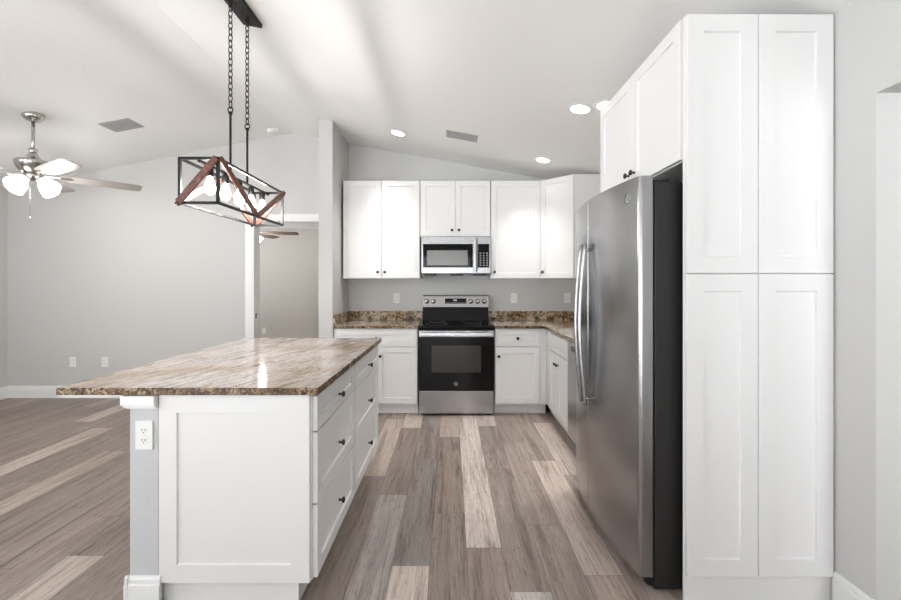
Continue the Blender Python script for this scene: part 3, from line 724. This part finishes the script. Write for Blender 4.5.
def brace(p, q, nrm):
    mb = MB(); d = (Vector(q)-Vector(p)).normalized(); mb.bar(Vector(p)+Vector(nrm)*.013, Vector(q)+Vector(nrm)*.013, .012, .034, Vector(nrm).cross(d), .0015)
    for e in (p, q): mb.lathe([(0, 0), (.006, 0), (.005, .004), (0, .005)], Vector(e)+Vector(nrm)*.020, nrm, 10)
    return mb.build('wood_brace', M['wood'], t)
brace((px0, py0, PZ0), (px1, py0, PZ1), (0, -1, 0)); brace((px0, py1, PZ0), (px1, py1, PZ1), (0, 1, 0))
brace((px1, py0, PZ1), (px1, PCY, PZ0), (1, 0, 0)); brace((px1, PCY, PZ0), (px1, py1, PZ1), (1, 0, 0))
brace((px0, py0, PZ0), (px0, PCY, PZ1), (-1, 0, 0)); brace((px0, PCY, PZ1), (px0, py1, PZ0), (-1, 0, 0))
for i in range(5):
    y = PCY-.30+.15*i; z = PZ1-.018
    mb = MB(); mb.lathe([(0, 0), (.012, 0), (.018, -.006), (.018, -.045), (.015, -.05), (0, -.05)], (PCX, y, z)); sk = mb.build('socket', M['bmetal'], t)
    mb = MB(); mb.lathe([(.012, -.05), (.014, -.060), (.024, -.085), (.029, -.108), (.024, -.130), (.012, -.142), (0, -.145)], (PCX, y, z), seg=20); mb.build('bulb', M['bulb'], sk)
    ld = bpy.data.lights.new('bulb_light', 'POINT'); ld.energy = P_BULB; ld.shadow_soft_size = .014; ld.color = (1, .975, .94)
    lo = bpy.data.objects.new('bulb_light', ld); C.objects.link(lo); lo.parent = t; lo.location = Vector((PCX, y, z-.105))-t.location

# ================================================================ CEILING FANS
def fan(x, y, ztop, zhub, angs, shades, label, energy, slope):
    t = thing('ceiling_fan', (x, y, ztop), label, 'ceiling fan', 'ceiling fans')
    ax = Vector((0, 0, -1))
    mb = MB(); mb.lathe([(.0, -.012), (.074, -.012), (.074, .012), (.070, .026), (.050, .046), (.024, .056), (0, .058)], (x, y, ztop), ax, 28); mb.build('canopy', M['chrome'], t)
    mb = MB(); mb.tube([(x, y, ztop-.05), (x, y, zhub+.09)], .0125, 14); mb.lathe([(.0125, 0), (.03, 0), (.026, -.03), (.0125, -.045)], (x, y, zhub+.165)); mb.build('downrod', M['chrome'], t)
    mb = MB(); mb.lathe([(0, .135), (.024, .135), (.034, .110), (.052, .085), (.080, .068), (.116, .060), (.122, .052), (.120, .035), (.108, .0), (.088, -.030), (.066, -.048), (0, -.052)], (x, y, zhub), seg=36); mb.build('motor_housing', M['chrome'], t)
    zb = zhub-.055
    for a in angs:
        a = math.radians(a); d = Vector((math.cos(a), math.sin(a), 0)); s_ = Vector((-math.sin(a), math.cos(a), 0)); tl = math.radians(-13)
        sv = s_*math.cos(tl)+Vector((0, 0, 1))*math.sin(tl); nv = d.cross(sv)
        mb = MB()
        prof = [(.175, .045), (.21, .062), (.35, .070), (.64, .075), (.725, .070), (.75, .050)]
        pts = [Vector((x, y, zb))+d*r_+sv*w_ for r_, w_ in prof]+[Vector((x, y, zb))+d*r_-sv*w_ for r_, w_ in prof[::-1]]
        mb.prism([p-nv*.003 for p in pts], nv*.006, .001, 1); bl = mb.build('blade', M['blade' if slope else 'blade_wood'], t)
        mb = MB(); mb.prism([Vector((x, y, zb+.004))+d*r_+sv*w_+nv*-.007 for r_, w_ in ((.06, .014), (.15, .012), (.185, .032), (.245, .026), (.265, 0), (.245, -.026), (.185, -.032), (.15, -.012), (.06, -.014))], nv*.004); mb.build('blade_arm', M['chrome'], bl)
    mb = MB(); mb.lathe([(0, -.052), (.062, -.052), (.070, -.065), (.066, -.085), (.045, -.098), (.020, -.108), (0, -.110)], (x, y, zhub), seg=28); lk = mb.build('light_kit', M['chrome'], t)
    for a in shades:
        a = math.radians(a); d = Vector((math.cos(a), math.sin(a), -.85)).normalized()
        o = Vector((x, y, zhub-.082))+Vector((math.cos(a), math.sin(a), 0))*.052
        mb = MB(); mb.lathe([(0, 0), (.018, 0), (.022, .03), (.0, .034)], o, d, 18); hd = mb.build('lamp_holder', M['chrome'], lk)
        mb = MB(); mb.lathe([(.020, .026), (.036, .040), (.054, .075), (.060, .105), (.066, .150), (.063, .150), (.056, .105), (.050, .076), (.033, .044), (.0, .034)], o, d, 24); mb.build('lamp_shade', M['shade'], t)
        ld = bpy.data.lights.new('fan_lamp', 'POINT'); ld.energy = energy/len(shades); ld.shadow_soft_size = .045; ld.color = (1, .975, .94)
        lo = bpy.data.objects.new('fan_lamp', ld); C.objects.link(lo); lo.parent = t; lo.location = o+d*.17-t.location
    mb = MB(); mb.tube([(x+.004, y-.03, zhub-.105), (x+.004, y-.03, zhub-.42)], .0018, 6); mb.lathe([(0, 0), (.005, .004), (.006, .02), (.003, .03), (0, .032)], (x+.004, y-.03, zhub-.45)); mb.build('pull_chain', M['chrome'], t)
    return t
FX, FYY = -3.57, 3.55
fan(FX, FYY, ceil_z(FX), 2.325, (-28, 44, 116, 188, 260), (0, 90, 180, 270), 'brushed nickel ceiling fan with lit frosted shades in the living room', P_FAN, True)
fan(-3.20, 6.6, 2.44, 2.205, (8, 80, 152, 224, 296), (262, 142, 22), 'ceiling fan seen through the doorway in the bedroom', P_BEDFAN, False)

# ================================================================ CEILING FITTINGS
def on_ceiling(px, py, right=True):
    dx = (px-VX)/F; dz = (VY-py)/F
    # CAMZ + dz*Y = RZ - s*|dx*Y - RX|
    if right: Y = (RZ+SR*RX-CAMZ)/(dz+SR*dx)
    else: Y = (RZ-SL*RX-CAMZ)/(dz-SL*dx)
    return Vector((dx*Y, Y, CAMZ+dz*Y))
RIGHT = Frame((0, 0, 0), (1, 0, -SR), (0, 1, 0), (-SR, 0, -1)); LEFT = Frame((0, 0, 0), (1, 0, SL), (0, 1, 0), (SL, 0, -1))
def recessed(px, py, label):
    p = on_ceiling(px, py); f = Frame(p, RIGHT.u, RIGHT.w, RIGHT.n)
    t = thing('recessed_light', p, label, 'ceiling light', 'round recessed ceiling lights')
    mb = MB(); mb.lathe([(.068, .001), (.068, .004), (.092, .004), (.095, .001), (.068, .001)], f.o, f.n, 32); mb.build('trim_ring', M['trim'], t)
    mb = MB(); mb.lathe([(0, .001), (.0675, .001), (.0675, .003), (0, .003)], f.o, f.n, 32); mb.build('lens', M['lens'], t)
    ld = bpy.data.lights.new('recessed_lamp', 'AREA'); ld.shape = 'DISK'; ld.size = .13; ld.energy = P_RECESS; ld.spread = math.radians(75); ld.color = (1, .99, .97)
    lo = bpy.data.objects.new('recessed_lamp', ld); C.objects.link(lo); lo.parent = t; lo.location = f.n*.012
    lo.rotation_euler = Vector(f.n).to_track_quat('-Z', 'Y').to_euler()
    return t
recessed(398, 133, 'round recessed light nearest the partition, left of the ceiling vent')
recessed(543, 160, 'small round recessed light farthest back, above the corner cabinet')
recessed(580, 109, 'largest round recessed light, right of the ceiling vent')
recessed(607, 106, 'round recessed light half hidden by the cabinet above the refrigerator')
def vent(corners, fr, label, n):
    c = sum(corners, Vector())/4; u = (corners[1]-corners[0]+corners[2]-corners[3])/2; v = (corners[3]-corners[0]+corners[2]-corners[1])/2
    a = u.length/2; b = v.length/2; f = Frame(c, fr.u, fr.w, fr.n)
    t = thing('air_vent', c, label, 'air vent', 'ceiling air vents')
    mb = MB(); e = .02
    for q in ((-a, a, -b, -b+e), (-a, a, b-e, b), (-a, -a+e, -b+e, b-e), (a-e, a, -b+e, b-e)): mb.fbox(f, q[0], q[1], q[2], q[3], .0005, .007, .001)
    mb.build('vent_frame', M['vent_slat'], t)
    mb = MB(); mb.fbox(f, -a+e, a-e, -b+e, b-e, .0005, .0015); mb.build('duct_opening', M['vent_dark'], t)
    mb = MB(); k = max(3, int(2*(a-e)/.019)) if a < b else max(3, int(2*(b-e)/.019))
    for i in range(k):
        if a < b: q = -a+e+(i+.5)*2*(a-e)/k; mb.fbox(f, q-.006, q+.006, -b+e, b-e, .002, .006)
        else: q = -b+e+(i+.5)*2*(b-e)/k; mb.fbox(f, -a+e, a-e, q-.006, q+.006, .002, .006)
    mb.build('louvers', M['vent_slat'], t); return t
def rect_c(px0_, py0_, hx, hy, right):
    c = on_ceiling(px0_, py0_, right); fr_ = RIGHT if right else LEFT
    return [c+fr_.u*sx*hx+fr_.w*sy*hy for sx, sy in ((-1, -1), (1, -1), (1, 1), (-1, 1))]
vent(rect_c(121.5, 125,   .140, .105, False), LEFT, 'square grey ceiling vent between the fan and the pendant', 12)
vent(rect_c(462, 136, .15, .085, True), RIGHT, 'narrow grey ceiling vent above the microwave', 8)
p = on_ceiling(273, 130, False)
t = thing('smoke_detector', p, 'small round white smoke detector on the ceiling near the ridge', 'smoke detector')
mb = MB(); mb.lathe([(0, .0005), (.065, .0005), (.065, .012), (.056, .028), (.03, .034), (0, .034)], p, LEFT.n, 28); mb.build('cover', M['plate'], t)
